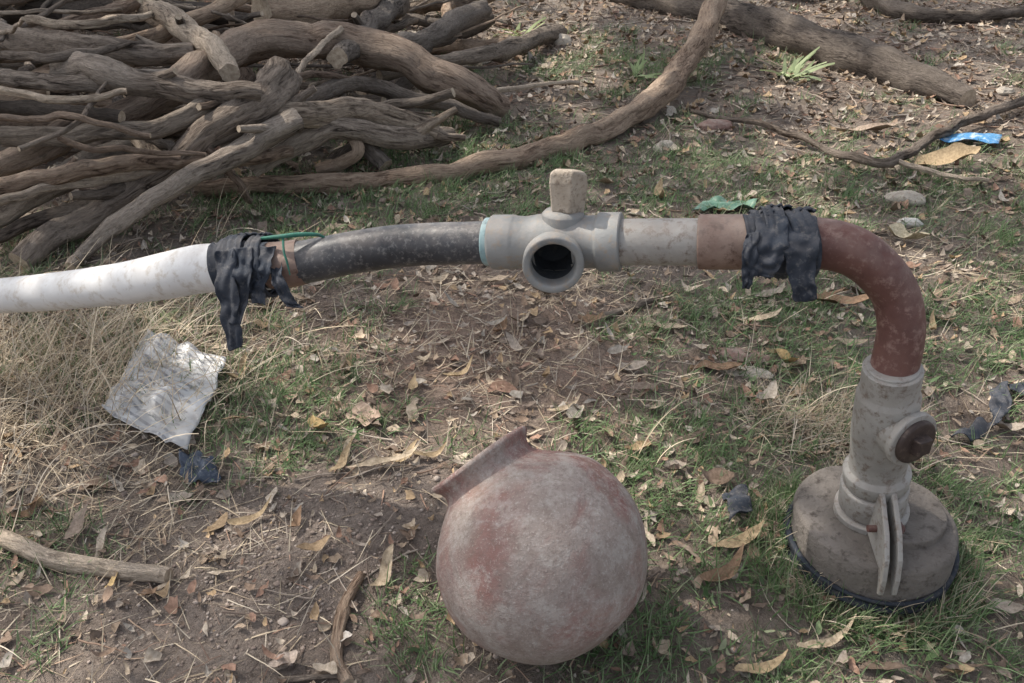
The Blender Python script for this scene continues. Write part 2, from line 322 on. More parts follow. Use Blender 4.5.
S2=blades(x,y,U(n,.015,.06),U(n,.001,.003),U(n,0,6.3),U(n,1.2,1.6),U(n,0,.3),pal(n,np.array([[.36,.23,.165],[.28,.185,.14],[.43,.31,.22],[.17,.125,.10]])),4)
q=[(60,400),(100,470),(40,360),(240,360),(20,420),(120,430),(660,470),(270,330),(1015,330),(800,420),(830,430),(210,240),(90,380),(15,380),(140,500)]
P_=[G(*a) for a in q]*4; n=len(P_); xx=np.array([p.x for p in P_])+rng.normal(0,.03,n); yy=np.array([p.y for p in P_])+rng.normal(0,.03,n)
S3=blades(xx,yy,U(n,.12,.28),U(n,.0015,.0030),U(n,0,6.3),U(n,.1,.9),U(n,.4,1.6),pal(n,SPc)*1.05,9)
N=2800; p0=G(70,375); xx=p0.x+rng.normal(0,.20,N); yy=p0.y+rng.normal(0,.20,N)
S4=blades(xx,yy,U(N,.07,.22),U(N,.001,.0028),U(N,0,6.3),U(N,.4,1.5),U(N,0,1.2),pal(N,SPc)*1.1,8)
N=900; p0=G(825,430); xx=p0.x+rng.normal(0,.09,N); yy=p0.y+rng.normal(0,.06,N)
S5=blades(xx,yy,U(N,.05,.12),U(N,.001,.0022),U(N,0,6.3),U(N,.4,1.5),U(N,0,1.2),pal(N,SPc),6)
join("dry_straw",[S1,S2,S3,S4,S5],M_straw)
def ring_pts(N,r0,r1): 
    a=U(N,0,6.3); r=U(N,r0,r1); return CASX+np.cos(a)*r,CASY+np.sin(a)*r
xx,yy=ring_pts(1700,.145,.21); N=1700
g1=blades(xx,yy,U(N,.03,.07),U(N,.0012,.0028),U(N,0,6.3),U(N,.1,.9),U(N,0,1),pal(N,GP,None,.3),5)
xx,yy=ring_pts(400,.145,.2); N=400
g2=blades(xx,yy,U(N,.04,.09),U(N,.0012,.0022),U(N,0,6.3),U(N,.2,1.2),U(N,0,1),pal(N,SPc),6)
join("grass_tuft",[g1,g2],M_grass)
def pebbles(n,r0,r1,P,fall=.35,xy=None):
    x,y=sample(n,fall=fall) if xy is None else xy; r=r0+(r1-r0)*rng.random(n)**3; o=np.array([[1,0,0],[0,1,0],[-1,0,0],[0,-1,0],[0,0,1],[0,0,-1.]])
    fs=[(0,1,4),(1,2,4),(2,3,4),(3,0,4),(1,0,5),(2,1,5),(3,2,5),(0,3,5)]; vs=[tuple(v) for v in o]; F=[]
    for a,b,c in fs:
        idx=[a,b,c]; mid=[]
        for i in range(3):
            m=np.array(vs[idx[i]])+np.array(vs[idx[(i+1)%3]]); m=tuple(np.round(m/np.linalg.norm(m),6))
            if m not in vs: vs.append(m)
            mid.append(vs.index(m))
        F+=[(a,mid[0],mid[2]),(mid[0],b,mid[1]),(mid[2],mid[1],c),(mid[0],mid[1],mid[2])]
    B=np.array(vs); nv=len(B); V=B[None]*r[:,None,None]*(1+.35*(rng.random((n,nv,1))-.5))*np.stack([U(n,.7,1.3),U(n,.7,1.3),U(n,.4,.8)],1)[:,None,:]
    V=V+np.stack([x,y,hgt(x,y)+r*.2],1)[:,None]; F=np.array(F)[None]+np.arange(n)[:,None,None]*nv
    return V.reshape(-1,3),F.reshape(-1,3),np.repeat(pal(n,P),nv,0)
SOILP=np.array([[.28,.22,.185],[.33,.27,.23],[.22,.175,.145],[.38,.32,.275]])
v,f,c=pebbles(8000,.001,.009,SOILP)
p0=G(290,575); N=5000; v2,f2,c2=pebbles(N,.0007,.004,SOILP,xy=(p0.x+rng.normal(0,.24,N),p0.y+rng.normal(0,.15,N)))
mesh_np("pebbles",np.concatenate([v,v2]),np.concatenate([f,f2+len(v)]),M_peb,np.concatenate([c,c2]),True)
def twigset(name,N):
    x,y=sample(N,fall=.2)
    Vs=[];Qs=[];Cs=[];off=0
    for i in range(N):
        L=random.uniform(.03,.17)*(1+.35*max(0,y[i]-1.5)); yaw=random.uniform(0,6.3); r=random.uniform(.0008,.0025)*(1+.3*max(0,y[i]-1.5)); k=7; bnd=random.uniform(-.6,.6)
        t=np.linspace(-.5,.5,k); cx=x[i]+np.cumsum(np.cos(yaw+bnd*t))*L/k; cy=y[i]+np.cumsum(np.sin(yaw+bnd*t))*L/k
        cz=hgt(cx,cy)+r+random.random()*.012
        ring=[(-1,0),(0,1.2),(1,0),(0,-1)]
        for j in range(k):
            rr=r*(1-.6*j/k)
            for a,b in ring: Vs.append((cx[j]-math.sin(yaw)*a*rr,cy[j]+math.cos(yaw)*a*rr,cz[j]+b*rr))
        c=random.choice([(.24,.18,.145),(.34,.28,.23),(.15,.115,.095),(.28,.19,.14),(.42,.36,.30)]); Cs+=[c]*(4*k)
        for j in range(k-1):
            for a in range(4): p=off+j*4; Qs.append((p+a,p+(a+1)%4,p+4+(a+1)%4,p+4+a))
        off+=4*k
    return mesh_np(name,Vs,Qs,M_straw,np.array(Cs))
twigset("twigs",2400)
# ------------------------------------------------------------ logs and branches
def log(name,P,widths,par=None,mat=None,amp=.12,stubs=0,ridge=.07,n=None,wob=.022,seg=20,knots=3):
    pts=[G(a[0],a[1],a[2]) for a in P]; wd=lerpl(widths,len(pts))
    rad=[w/2/F_PX*depth(p) for w,p in zip(wd,pts)]
    for i,p in enumerate(pts):
        p.z=max(p.z,hz(p)+rad[i]*.7)
    o=tube(name,pts,rad,mat or M_bark,seg,n or max(20,len(pts)*9),amp,ridge,M_cut,wob=wob,knots=knots)
    if par: parent(o,par)
    for s in range(stubs):
        i=random.randrange(0,len(pts)-1); a=pts[i].lerp(pts[i+1],random.random()); r=rad[i]
        tn=(pts[i+1]-pts[i]).normalized(); d=(tn*random.choice([-1,1])*.9+Vector((random.uniform(-.4,.4),random.uniform(-.4,.1),random.uniform(.1,.5)))).normalized()
        L=random.uniform(.08,.22); b=tube(name+"_stub_%d"%s,[a,a+d*L*.5,a+d*L+Vector((0,0,.02))],[r*.6,r*.4,r*.26],mat or M_bark,10,10,.1,.05,M_cut,wob=.01)
        if par: parent(b,par)
        else: parent(b,o)
    return o
pile=empty("firewood_pile",(-2,4,0))
def prof(x,y):
    hx=np.clip((-.15-x)/1.2,0,1); hy=np.clip((y-3.0)/.8,0,1)*np.clip((7.5-y)/1.5,0,1); return .42*hx*hy
for i in range(280):
    cx=random.uniform(-4.2,-.3); cy=random.uniform(3.3,7.2); hh=float(prof(cx,cy))
    if hh<.04: continue
    thin=random.random()<.35
    z=random.uniform(.03,hh*1.05) if not thin else hh*random.uniform(.85,1.2); L=random.uniform(.25,.8); yaw=random.gauss(0,.55)+random.choice([0,0,.9,-.8]); r=.012+.040*random.random()**1.5 if not thin else random.uniform(.005,.011)
    d=Vector((math.cos(yaw),math.sin(yaw),random.gauss(0,.15))); s=Vector((-d.y,d.x,random.gauss(0,.5)))
    P=[Vector((cx,cy,z))+d*L*t+s*random.gauss(0,.03) for t in (-1,-.5,0,.5,1)]
    P=[Vector((p.x,p.y,max(p.z,r*.7))) for p in P]
    if max(p.x for p in P)>.15: continue
    o=tube("log_under_%d"%i,P,[r*1.1,r,r*.95,r*.9,r*.7],random.choice([M_bark,M_bark,M_barkred,M_barkdk]),12,28,.12,.07,M_cut,wob=.025,knots=2); parent(o,pile)
LG=[([(505,112,.05),(470,95,.15),(430,70,.25),(370,46,.33),(300,40,.36),(240,48,.36),(175,85,.34),(90,125,.28),(0,165,.2),(-80,200,.1)],[24,34,36,34,34,30,26,26],2,M_barkred),
([(278,78,.36),(262,100,.34),(225,125,.3),(175,160,.22),(130,190,.14),(60,235,.05),(20,262,.03)],[40,38,30,28,28,26,24],1,M_bark),
([(300,120,.28),(250,145,.24),(200,175,.2),(140,210,.13),(90,245,.05),(68,266,.02)],[24,22,20,18,16,12],1,M_bark),
([(250,112,.3),(310,113,.27),(370,112,.22),(440,132,.12)],[24,24,24,20],2,M_bark),
([(0,188,.2),(70,172,.24),(150,160,.24),(240,158,.2),(290,150,.18)],[18,16,14,12],1,M_barkred),
([(-30,225,.12),(40,190,.16),(90,160,.2),(130,150,.2)],[30,28,26,20],0,M_bark),
([(-60,30,.4),(30,38,.42),(110,50,.42),(190,52,.4)],[24,24,22,18],1,M_bark),
([(-60,70,.4),(20,78,.4),(100,82,.4),(170,75,.38)],[16,18,16,12],0,M_bark),
([(-40,105,.36),(40,108,.36),(120,120,.34)],[14,16,14],0,M_barkdk),
([(60,68,.42),(120,78,.42),(200,90,.4),(260,92,.38)],[26,28,24,20],1,M_bark),
([(0,8,.3),(70,10,.34),(150,14,.36),(230,18,.34)],[26,26,24,24],0,M_barkdk),
([(125,0,.42),(175,22,.44),(215,50,.42),(230,75,.38)],[24,24,22,20],1,M_bark),
([(262,14,.42),(310,8,.4),(370,-8,.35)],[34,34,30],0,M_barkred),
([(325,95,.24),(350,130,.15),(385,165,.05)],[20,18,16],0,M_barkdk),
([(400,5,.2),(370,25,.3),(340,60,.34)],[22,22,20],1,M_barkdk),
([(300,100,.3),(360,85,.26),(430,100,.18),(500,125,.05)],[16,16,14,10],0,M_barkdk),
([(250,170,.1),(330,130,.2),(400,140,.12),(450,135,.08)],[18,20,24,16],1,M_bark),
([(0,140,.3),(90,135,.3),(180,120,.33),(240,95,.35)],[20,20,20,18],0,M_barkdk),
([(-20,205,.2),(70,185,.2),(160,170,.2)],[10,10,8],0,M_bark),
([(60,138,.33),(130,150,.3),(205,155,.27)],[6,6,4],0,M_barkred),
([(430,108,.1),(500,92,.1),(580,80,.08)],[5,5,4],0,M_bark),
([(480,10,.2),(430,35,.25),(380,60,.25)],[22,20,18],0,M_barkdk),
([(560,30,.05),(500,50,.15),(450,60,.2),(380,75,.2)],[16,16,14,12],0,M_barkdk),
([(-30,250,.05),(60,215,.1),(150,165,.2),(250,130,.25)],[12,13,12,8],0,M_bark),
([(320,170,.04),(360,150,.12),(330,120,.2),(280,90,.3)],[12,12,12,10],0,M_barkred),
([(0,55,.45),(60,60,.46),(150,40,.44)],[9,9,6],0,M_bark),
([(200,110,.36),(300,75,.36),(400,90,.2)],[7,7,5],0,M_barkred),
([(-20,92,.42),(60,98,.42),(130,92,.42)],[7,8,6],0,M_bark),([(0,120,.38),(70,118,.4),(150,132,.36)],[6,7,5],0,M_barkred),([(30,22,.48),(90,26,.48),(160,10,.46)],[9,9,7],0,M_bark),
([(20,150,.34),(80,120,.38),(110,80,.42)],[5,5,3],0,M_bark),([(340,30,.4),(300,70,.36),(280,110,.3)],[6,6,4],0,M_bark),([(190,130,.3),(240,180,.14),(250,200,.04)],[8,7,6],0,M_barkred),
]
for i,(P,w,st,mt) in enumerate(LG): log("log_%d"%i,P,w,pile,mt,stubs=st)
log("fallen_branch",[(195,188,.03),(300,184,.03),(400,178,.03),(480,170,.03),(550,150,.04),(605,130,.05),(655,98,.08),(685,62,.12),(705,28,.2),(722,-10,.3),(730,-40,.4)],[14,19,19,21,22,23,24,23,20,16],None,M_barkred,n=110,wob=.02,knots=10)
log("fallen_log",[(600,-12,.05),(670,5,.05),(740,22,.06),(810,45,.07),(880,68,.06),(930,85,.05),(968,103,.03)],[28,30,32,36,36,30,22],None,M_barkdk,stubs=1,n=80,knots=5,wob=.015)
br=empty("dry_branch",G(850,150))
log("stem",[(690,112,.03),(750,122,.03),(800,137,.03),(850,158,.03),(890,162,.04),(920,145,.04),(970,120,.05),(1030,98,.06)],[4,5,6,8,9,10,9,9],br,M_bark,n=60)
log("side_twig",[(895,160,.04),(940,175,.02),(990,182,.02)],[5,5,4],br,M_bark)
log("stick",[(-60,512,.02),(0,536,.02),(50,558,.02),(110,570,.02),(165,578,.02)],[18,18,17,16,15],None,M_bark,wob=.008,n=60)
log("stick",[(350,690,.01),(338,660,.01),(345,620,.01),(362,580,.02)],[14,12,12,9],None,M_barkred,wob=.006,seg=10,n=40)
log("stick",[(605,318,.02),(640,305,.02),(662,296,.02)],[7,6,5],None,M_barkdk,wob=.01)
log("stick",[(280,683,.01),(340,680,.01),(362,684,.01)],[7,6,5],None,M_bark,wob=.003)
log("tree_root",[(870,-10,.1),(900,12,.05),(960,18,.04),(1030,10,.05)],[24,18,12,10],None,M_bark)
log("tree_root",[(780,-15,.1),(830,-8,.05),(870,-10,.04)],[16,14,12],None,M_bark)
# ------------------------------------------------------------ borewell head
M_conc=blotch("casing_cement",(.12,.105,.092),(.22,.195,.173),(.075,.063,.055),8,50,.92,0,.9,.007)
M_galv=blotch("galvanised_iron",(.28,.265,.245),(.39,.375,.35),(.18,.14,.115),12,70,.6,.2,.45,.002,.4,dust=.5)
M_cast=blotch("grey_cast_valve",(.18,.185,.185),(.30,.305,.30),(.32,.27,.22),11,65,.65,.15,.45,.002,.35,dust=.55)
M_rust=blotch("rusty_iron",(.10,.045,.04),(.17,.085,.07),(.26,.165,.14),9,60,.55,.1,.4,.002,.35,dust=.3)
M_rustl=blotch("brown_iron",(.17,.10,.08),(.30,.22,.18),(.10,.055,.042),11,50,.65,.1,.5,.003,.3,dust=.5)
M_rub=blotch("rubber_strip",(.020,.026,.038),(.038,.047,.064),(.10,.10,.105),20,90,.75,0,.5,.002,.3,dust=.15)
M_hose=blotch("black_hose",(.028,.029,.034),(.065,.068,.076),(.18,.175,.17),10,120,.45,0,.15,.0008,.45,dust=.35)
M_pvc=blotch("white_pvc",(.66,.66,.66),(.75,.75,.745),(.48,.44,.39),6,40,.42,0,.05,.0005,.45,.4,.75,dust=.4)
M_plug=blotch("plug_iron",(.045,.032,.03),(.075,.055,.048),(.12,.09,.075),30,90,.5,.2,.3,.001)
M_stone=blotch("knob_weathered",(.34,.285,.225),(.46,.40,.33),(.20,.16,.125),30,110,.85,0,.7,.004)
M_dark=blotch("bore_painted_shade",(.03,.033,.037),(.05,.053,.058),(.07,.065,.06),20,60,.9)  # near-black colour paints the shade inside the open port
M_blue=blotch("blue_tape",(.25,.38,.40),(.38,.48,.48),(.2,.24,.25),25,90,.5)
bw=empty("borewell_head",(CASX,CASY,0))
cx0=Vector((CASX,CASY,0))
cas=lathe("casing",sharp([(.140,-.05),(.140,.02),(.138,.08),(.138,.112),(.132,.120),(.12,.118),(.06,.121),(.001,.122)],.001),M_conc,cx0,(0,0,1),72,True,.010); parent(cas,bw)
cov=lathe("cover_plate",sharp([(.085,.117),(.085,.136),(.03,.138),(.001,.138)]),M_conc,cx0+Vector((.03,-.005,0)),(0,0,1),48,True,.005); parent(cov,bw)
M_bluerub=blotch("dark_strip",(.018,.022,.03),(.035,.042,.055),(.08,.075,.07),20,90,.8)
for k_ in range(3):
    P=[cx0+Vector((math.cos(a)*(.142+.004*math.sin(3*a+k_)),math.sin(a)*(.142+.004*math.sin(2*a+k_*2)),.036+.010*k_+.006*math.sin(2*a+k_))) for a in np.linspace(0,2*math.pi,25)]
    parent(tube("rubber_band_%d"%k_,P,[.006]*25,M_bluerub,8,90,.45,0),bw)
RB=cx0+Vector((-.010,.0,.125)); RT=D(892,372,1.40); rd=(RT-RB).normalized(); RL=(RT-RB).length
riser=lathe("riser_fitting",sharp([(.062,-.002),(.062,.018),(.044,.022),(.044,.075),(.053,.08),(.055,.105),(.046,.112),(.046,.135),(.047,.16),(.049,.20),(.049,RL-.045),(.045,RL-.035),(.045,RL-.012),(.045,RL+.008),(.036,RL+.009),(.001,RL+.009)],.0012),M_galv,RB,rd,48,True,.0015); parent(riser,bw)
pm=RB+rd*(RL*.685); pa=(Vector((.40,-.9,.02))).normalized()
parent(lathe("plug_boss",sharp([(.042,0),(.042,.048),(.047,.050),(.047,.062),(.040,.063),(.001,.063)]),M_galv,pm,pa,40),bw)
parent(lathe("plug_cap",sharp([(.038,.055),(.038,.069),(.034,.072),(.001,.072)]),M_plug,pm,pa,36),bw)
parent(lathe("plug_square",[(.021,.07),(.019,.086)],M_plug,pm,pa,4,False,0,None,.002),bw)
for sx in (-1,1):
    o=plate("clamp_ear_%s"%("l" if sx<0 else "r"),[(.03,-.02),(.13,-.03),(.143,-.055),(.148,-.07),(.157,-.065),(.155,-.035),(.145,.0),(.12,.033),(.07,.068),(.03,.085)],cx0+Vector((sx*.009-.018,0,.150)),(sx*.012-.06,-1,0),(0,0,1),.009,M_galv,.002); parent(o,bw)
parent(lathe("clamp_bolt",[(.006,-.03),(.006,.03)],M_rust,cx0+Vector((-.022,-.085,.165)),(1,0,0),12),bw)
parent(lathe("clamp_nut",[(.012,.016),(.012,.026)],M_rust,cx0+Vector((-.022,-.085,.165)),(1,0,0),6,False,0,None,.001),bw)
parent(lathe("clamp_collar",sharp([(.048,.0),(.056,.003),(.056,.05),(.048,.053)]),M_galv,RB+rd*.022,rd,40),bw)
EP=[RT-rd*.02,D(899,345,1.385),D(901,320,1.37),D(895,294,1.36),D(880,272,1.35),D(856,253,1.345),D(825,244,1.35),D(780,242,1.362)]
parent(tube("elbow",EP,[.0365,.036,.0352,.0352,.0358,.037,.038,.038],M_rust,36,80,.015,0),bw)
parent(lathe("elbow_lip",sharp([(.034,-.008),(.040,-.007),(.040,.007),(.034,.008)]),M_galv,RT+rd*.006,rd,40),bw)
PA=D(780,242,1.362); PB=D(505,242,1.47); hd=(PB-PA).normalized(); HL=(PB-PA).length
def on(t): return PA+hd*t
tx=lambda px:(px-780)/(505-780)*HL
parent(lathe("coupler",sharp([(.037,tx(768)),(.0425,tx(768)+.001),(.0425,tx(703)),(.037,tx(703)+.001)]),M_rustl,PA,hd,44,True,.001),bw)
parent(lathe("iron_pipe",[(.0365,tx(790)),(.0368,tx(660)),(.0365,tx(610))],M_galv,PA,hd,44),bw)
# ------------------------------------------------------------ valve
vv=empty("pipe_valve",on(tx(560)))
t0,t1=tx(627),tx(490)
parent(lathe("barrel",sharp([(.040,t0),(.047,t0+.001),(.047,t0+.036),(.042,t0+.04),(.042,t0+.06),(.045,t0+.075),(.047,(t0+t1)/2),(.045,t1-.08),(.042,t1-.06),(.043,t1-.045),(.045,t1-.04),(.045,t1-.004),(.040,t1)],.0015),M_cast,PA,hd,48,True,.0015),vv)
pc=on(tx(556))+Vector((0,0,-.008)); pax=Vector((-.03,-1,.02)).normalized()
parent(lathe("port",sharp([(.040,0),(.041,.045),(.047,.05),(.048,.072),(.046,.075),(.038,.075),(.0355,.072),(.0345,.058),(.034,.050)],.001),M_cast,pc,pax,48,caps=False),vv)
parent(lathe("port_bore",[(.0342,.0505),(.033,.02),(.030,-.01),(.015,-.022),(.0005,-.025)],M_dark,pc,pax,40,caps=False),vv)
# the bore cuts through the barrel wall: remove barrel faces inside the port
ba=[o for o in vv.children if o.name.startswith("barrel")][0]
bm=bmesh.new(); bm.from_mesh(ba.data)
kill=[]
for f_ in bm.faces:
    c_=f_.calc_center_median()-pc; al=c_.dot(pax); rr_=(c_-pax*al).length
    if al>.01 and rr_<.031 and len(f_.verts)<=4: kill.append(f_)
bmesh.ops.delete(bm,geom=kill,context='FACES'); bm.to_mesh(ba.data); bm.free()
sx=on(tx(566))
parent(lathe("bonnet",sharp([(.034,.02),(.034,.047),(.028,.053),(.014,.056),(.012,.07)],.001),M_cast,sx,(0,.1,1),36),vv)
kn=lathe("knob",[(.020,.046),(.028,.056),(.030,.074),(.033,.098),(.032,.115),(.026,.121)],M_stone,sx+Vector((-.004,0,0)),(.05,.05,1),5,False,.014,(1,.45,0),.006); parent(kn,vv)
# ------------------------------------------------------------ hose + pvc
wp=empty("water_pipe",D(300,262,1.5))
parent(lathe("blue_tape",[(.0385,t1-.004),(.0395,t1-.001),(.039,t1+.008),(.037,t1+.010)],M_blue,PA,hd,32,True,.003),wp)
HP=[on(t1-.02),D(470,243,1.483),D(430,244,1.495),D(390,247,1.505),D(350,253,1.515),D(310,261,1.525),D(285,265,1.53),D(265,267,1.535)]
parent(tube("black_hose",HP,[.0352,.0352,.0352,.0358,.0358,.0365,.037,.037],M_hose,36,70,.008,0),wp)
parent(tube("rust_end",[D(302,262,1.528),D(287,265,1.53),D(270,266,1.533)],[.0385,.0398,.0398],M_rustl,32,10,.02,0),wp)
WP=[D(268,266,1.534),D(235,267,1.55),D(200,269,1.58),D(165,276,1.62),D(120,284,1.68),D(60,291,1.78),D(0,296,1.90),D(-100,304,2.12),D(-260,316,2.5)]
parent(tube("white_pvc_pipe",WP,[.041,.042,.043,.042,.039,.0375,.037,.037,.037],M_pvc,36,90,.006,0),wp)
def ribbon(name,P,w,wd,par,th=.0025,n=34,crump=.006,mat=None):
    pts=catmull(P,n); ws=lerpl(w,n); V=[];Fc=[];m=8; sd=random.random()*40; wd=Vector(wd).normalized()
    for i,p in enumerate(pts):
        for k in range(m):
            s=(k/(m-1)-.5)*ws[i]*(1+.18*mnoise.noise(Vector((i*.5,sd,k//4)))); q=p+wd*s; e=mnoise.noise(Vector((k*.6+sd,i*.2,0)))
            q=q+crump*.7*Vector(mnoise.noise_vector(q*28+Vector((sd,0,0))))+Vector((0,-1,0.3))*(crump*e+.0022*math.sin(k*1.9+sd+.6*mnoise.noise(Vector((i*.2,sd,1)))*4))
            V.append(q)
    for i in range(n-1):
        for k in range(m-1): a=i*m+k; Fc.append((a,a+1,a+m+1,a+m))
    me=bpy.data.meshes.new(name); me.from_pydata(V,[],Fc); me.materials.append(mat or M_rub)
    for p in me.polygons: p.use_smooth=True
    o=link(bpy.data.objects.new(name,me)); s=o.modifiers.new("s",'SOLIDIFY'); s.thickness=th; s.offset=0
    s=o.modifiers.new("ss",'SUBSURF'); s.levels=s.render_levels=1
    return parent(o,par)
def wrap(name,c,ax,r,w,par,turns=3,th=.003,tilt=.25):
    ax=Vector(ax).normalized(); x=Vector((0,0,1)); x=(x-ax*x.dot(ax)).normalized(); y=ax.cross(x); nn=int(26*turns); V=[];Fc=[];m=9; sd=random.random()*30
    for i in range(nn):
        a=2*math.pi*i/26; cen=ax*((i/(nn-1)-.5)*w*.55*turns/2+math.sin(a)*tilt*.02)
        rr=r+.0035*i/26+.003*mnoise.noise(Vector((i*.3,sd,0)))
        for k in range(m):
            s=(k/(m-1)-.5)*w*.62
            V.append(Vector(c)+cen+ax*s+(x*math.cos(a)+y*math.sin(a))*(rr+.0018*math.sin(k*2.3+i*.15)+.004*mnoise.noise(Vector((i*.35,k*.9+sd,3)))))
    for i in range(nn-1):
        for k in range(m-1): a=i*m+k; Fc.append((a,a+1,a+m+1,a+m))
    me=bpy.data.meshes.new(name); me.from_pydata(V,[],Fc); me.materials.append(M_rub)
    for p in me.polygons: p.use_smooth=True
    o=link(bpy.data.objects.new(name,me)); s=o.modifiers.new("s",'SOLIDIFY'); s.thickness=th
    return parent(o,par)
r1=empty("rubber_tie",D(245,270,1.55))
axl=(D(290,264,1.53)-D(215,268,1.56))
wrap("wrap_a",D(240,267,1.55),axl,.045,.055,r1,3)
wrap("wrap_b",D(263,266,1.54),axl,.046,.040,r1,2)
fr=1.495
ribbon("strip_a",[D(226,250,fr),D(226,285,fr-.01),D(229,315,fr),D(236,348,fr+.01)],[.035,.038,.034,.024],axl,r1,crump=.009)
ribbon("strip_b",[D(242,248,fr),D(243,272,fr-.012),D(240,296,fr),D(236,325,fr)],[.035,.036,.03,.024],axl,r1,crump=.009)
ribbon("strip_c",[D(266,245,fr),D(262,268,fr-.01),D(256,288,fr),D(262,306,fr)],[.036,.036,.032,.022],axl,r1,crump=.009)
ribbon("strip_d",[D(274,262,fr),D(279,280,fr-.01),D(290,300,fr),D(300,308,fr)],[.022,.022,.025,.018],axl,r1,crump=.009)
M_green=blotch("green_string",(.03,.14,.10),(.05,.19,.14),(.05,.1,.08),40,90,.6)
parent(tube("green_string",[D(262,240,1.50),D(282,238,1.485),D(300,236,1.49),D(318,236,1.50),D(328,240,1.51)],[.003,.004,.004,.003,.002],M_green,8,30,.2,0,wob=.006),r1)
parent(tube("green_string_loop",[D(283,238,1.485),D(284,252,1.478),D(287,262,1.478),D(290,275,1.485)],[.002,.002,.002,.001],M_green,8,20,.2,0),r1)
r2=empty("rubber_tie",D(780,245,1.34))
axr=(D(815,243,1.35)-D(750,243,1.37))
wrap("wrap_a",D(766,242,1.366),axr,.0425,.05,r2,3)
wrap("wrap_b",D(795,243,1.356),axr,.0425,.055,r2,2,tilt=.6)
fr=1.31
ribbon("strip_a",[D(752,232,fr),D(750,255,fr),D(748,275,fr+.01),D(746,290,fr+.02)],[.02,.022,.02,.012],axr,r2,crump=.009)
ribbon("strip_b",[D(770,215,fr+.02),D(772,240,fr-.005),D(766,262,fr),D(762,278,fr+.01)],[.045,.05,.045,.034],axr,r2,crump=.009)
ribbon("strip_c",[D(798,218,fr+.02),D(800,245,fr-.008),D(803,275,fr),D(804,300,fr+.01)],[.05,.05,.04,.034],axr,r2,crump=.009)
ribbon("strip_d",[D(765,222,fr+.03),D(768,210,fr+.03),D(778,207,fr+.04)],[.02,.02,.01],axr,r2)
# ------------------------------------------------------------ pot
def pot_mat():
    m=NT("clay_pot"); v=m.coord(); a=m.noise(v,7,5,.6,.5); b=m.noise(v,20,5,.78,.4); c3=m.noise(v,90,5,.78); d=m.noise(v,4.8,5,.62,.6); e=m.noise(v,240,3,.7); g=m.noise(v,11,5,.7,.8)
    c=m.ramp(a,[(.35,(.24,.125,.11)),(.5,(.29,.175,.155)),(.65,(.33,.235,.20))])
    c=m.mix(m.ramp(d,[(.43,(0,0,0)),(.53,(.85,.85,.85))]),c,(.335,.295,.265))
    c=m.mix(m.ramp(g,[(.50,(0,0,0)),(.66,(.6,.6,.6))]),c,(.235,.185,.155))
    c=m.mix(m.ramp(b,[(.48,(0,0,0)),(.62,(.6,.6,.6))]),c,(.46,.42,.385))
    c=m.mix(m.ramp(c3,[(.50,(0,0,0)),(.62,(.55,.55,.55))]),c,(.21,.16,.14))
    c=m.mix(m.ramp(e,[(.57,(0,0,0)),(.67,(.45,.45,.45))]),c,(.54,.50,.46))
    x=m.n('ShaderNodeMath',operation='ADD'); m.l(c3,x.inputs[0]); m.l(e,x.inputs[1])
    m.bump(x.outputs[0],.6,.004); return m.out(c,.92,0,.12)
M_pot=pot_mat()
Rp=.1716; pc=D(542,554,1.43); pc.z=max(pc.z,Rp-.012)
ax=(R_*-.55+U_*.82+F_*.115).normalized()
prof_=[(.001,-.157),(.05,-.152),(.09,-.139),(.124,-.112),(.150,-.076),(.166,-.04),(.171,.0),(.166,.036),(.153,.070),(.134,.097),(.114,.117),(.098,.131),(.087,.141),(.081,.149),(.0795,.157),(.082,.166),(.088,.173),(.0915,.178),(.0905,.183),(.086,.185),(.079,.182),(.074,.174),(.072,.160),(.073,.148),(.088,.128),(.12,.10),(.15,.05),(.155,-.02),(.12,-.10),(.001,-.145)]
pp_=catmull([Vector((a,b,0)) for a,b in prof_],150)
pot=lathe("clay_pot",[(max(p.x,.0005),p.y) for p in pp_],M_pot,pc,ax,96,True,.006)
pot.modifiers.clear()
# ------------------------------------------------------------ litter objects
def sheet(name,corners,mat,res=22,crump=.012,thick=.002,lift=.01,fr=18):
    c=[G(*q) for q in corners]; V=[];Fc=[]; sd=random.random()*9
    for j in range(res):
        for i in range(res):
            u,v=i/(res-1),j/(res-1); p=c[0].lerp(c[1],u).lerp(c[3].lerp(c[2],u),v)
            e=Vector(mnoise.noise_vector(p*fr+Vector((sd,0,0)))); p=p+e*crump*.6
            p.z=hz(p)+lift+crump*1.2*abs(mnoise.noise(p*fr*.8))*2+max(0,e.z)*crump
            V.append(p)
    for j in range(res-1):
        for i in range(res-1): a=j*res+i; Fc.append((a,a+1,a+res+1,a+res))
    me=bpy.data.meshes.new(name); me.from_pydata(V,[],Fc); uv=me.uv_layers.new(name="UVMap")
    for l in me.loops:
        k=l.vertex_index; uv.data[l.index].uv=((k%res)/(res-1),(k//res)/(res-1))
    me.materials.append(mat); 
    for p in me.polygons: p.use_smooth=True
    o=link(bpy.data.objects.new(name,me)); s=o.modifiers.new("s",'SOLIDIFY'); s.thickness=thick; return o
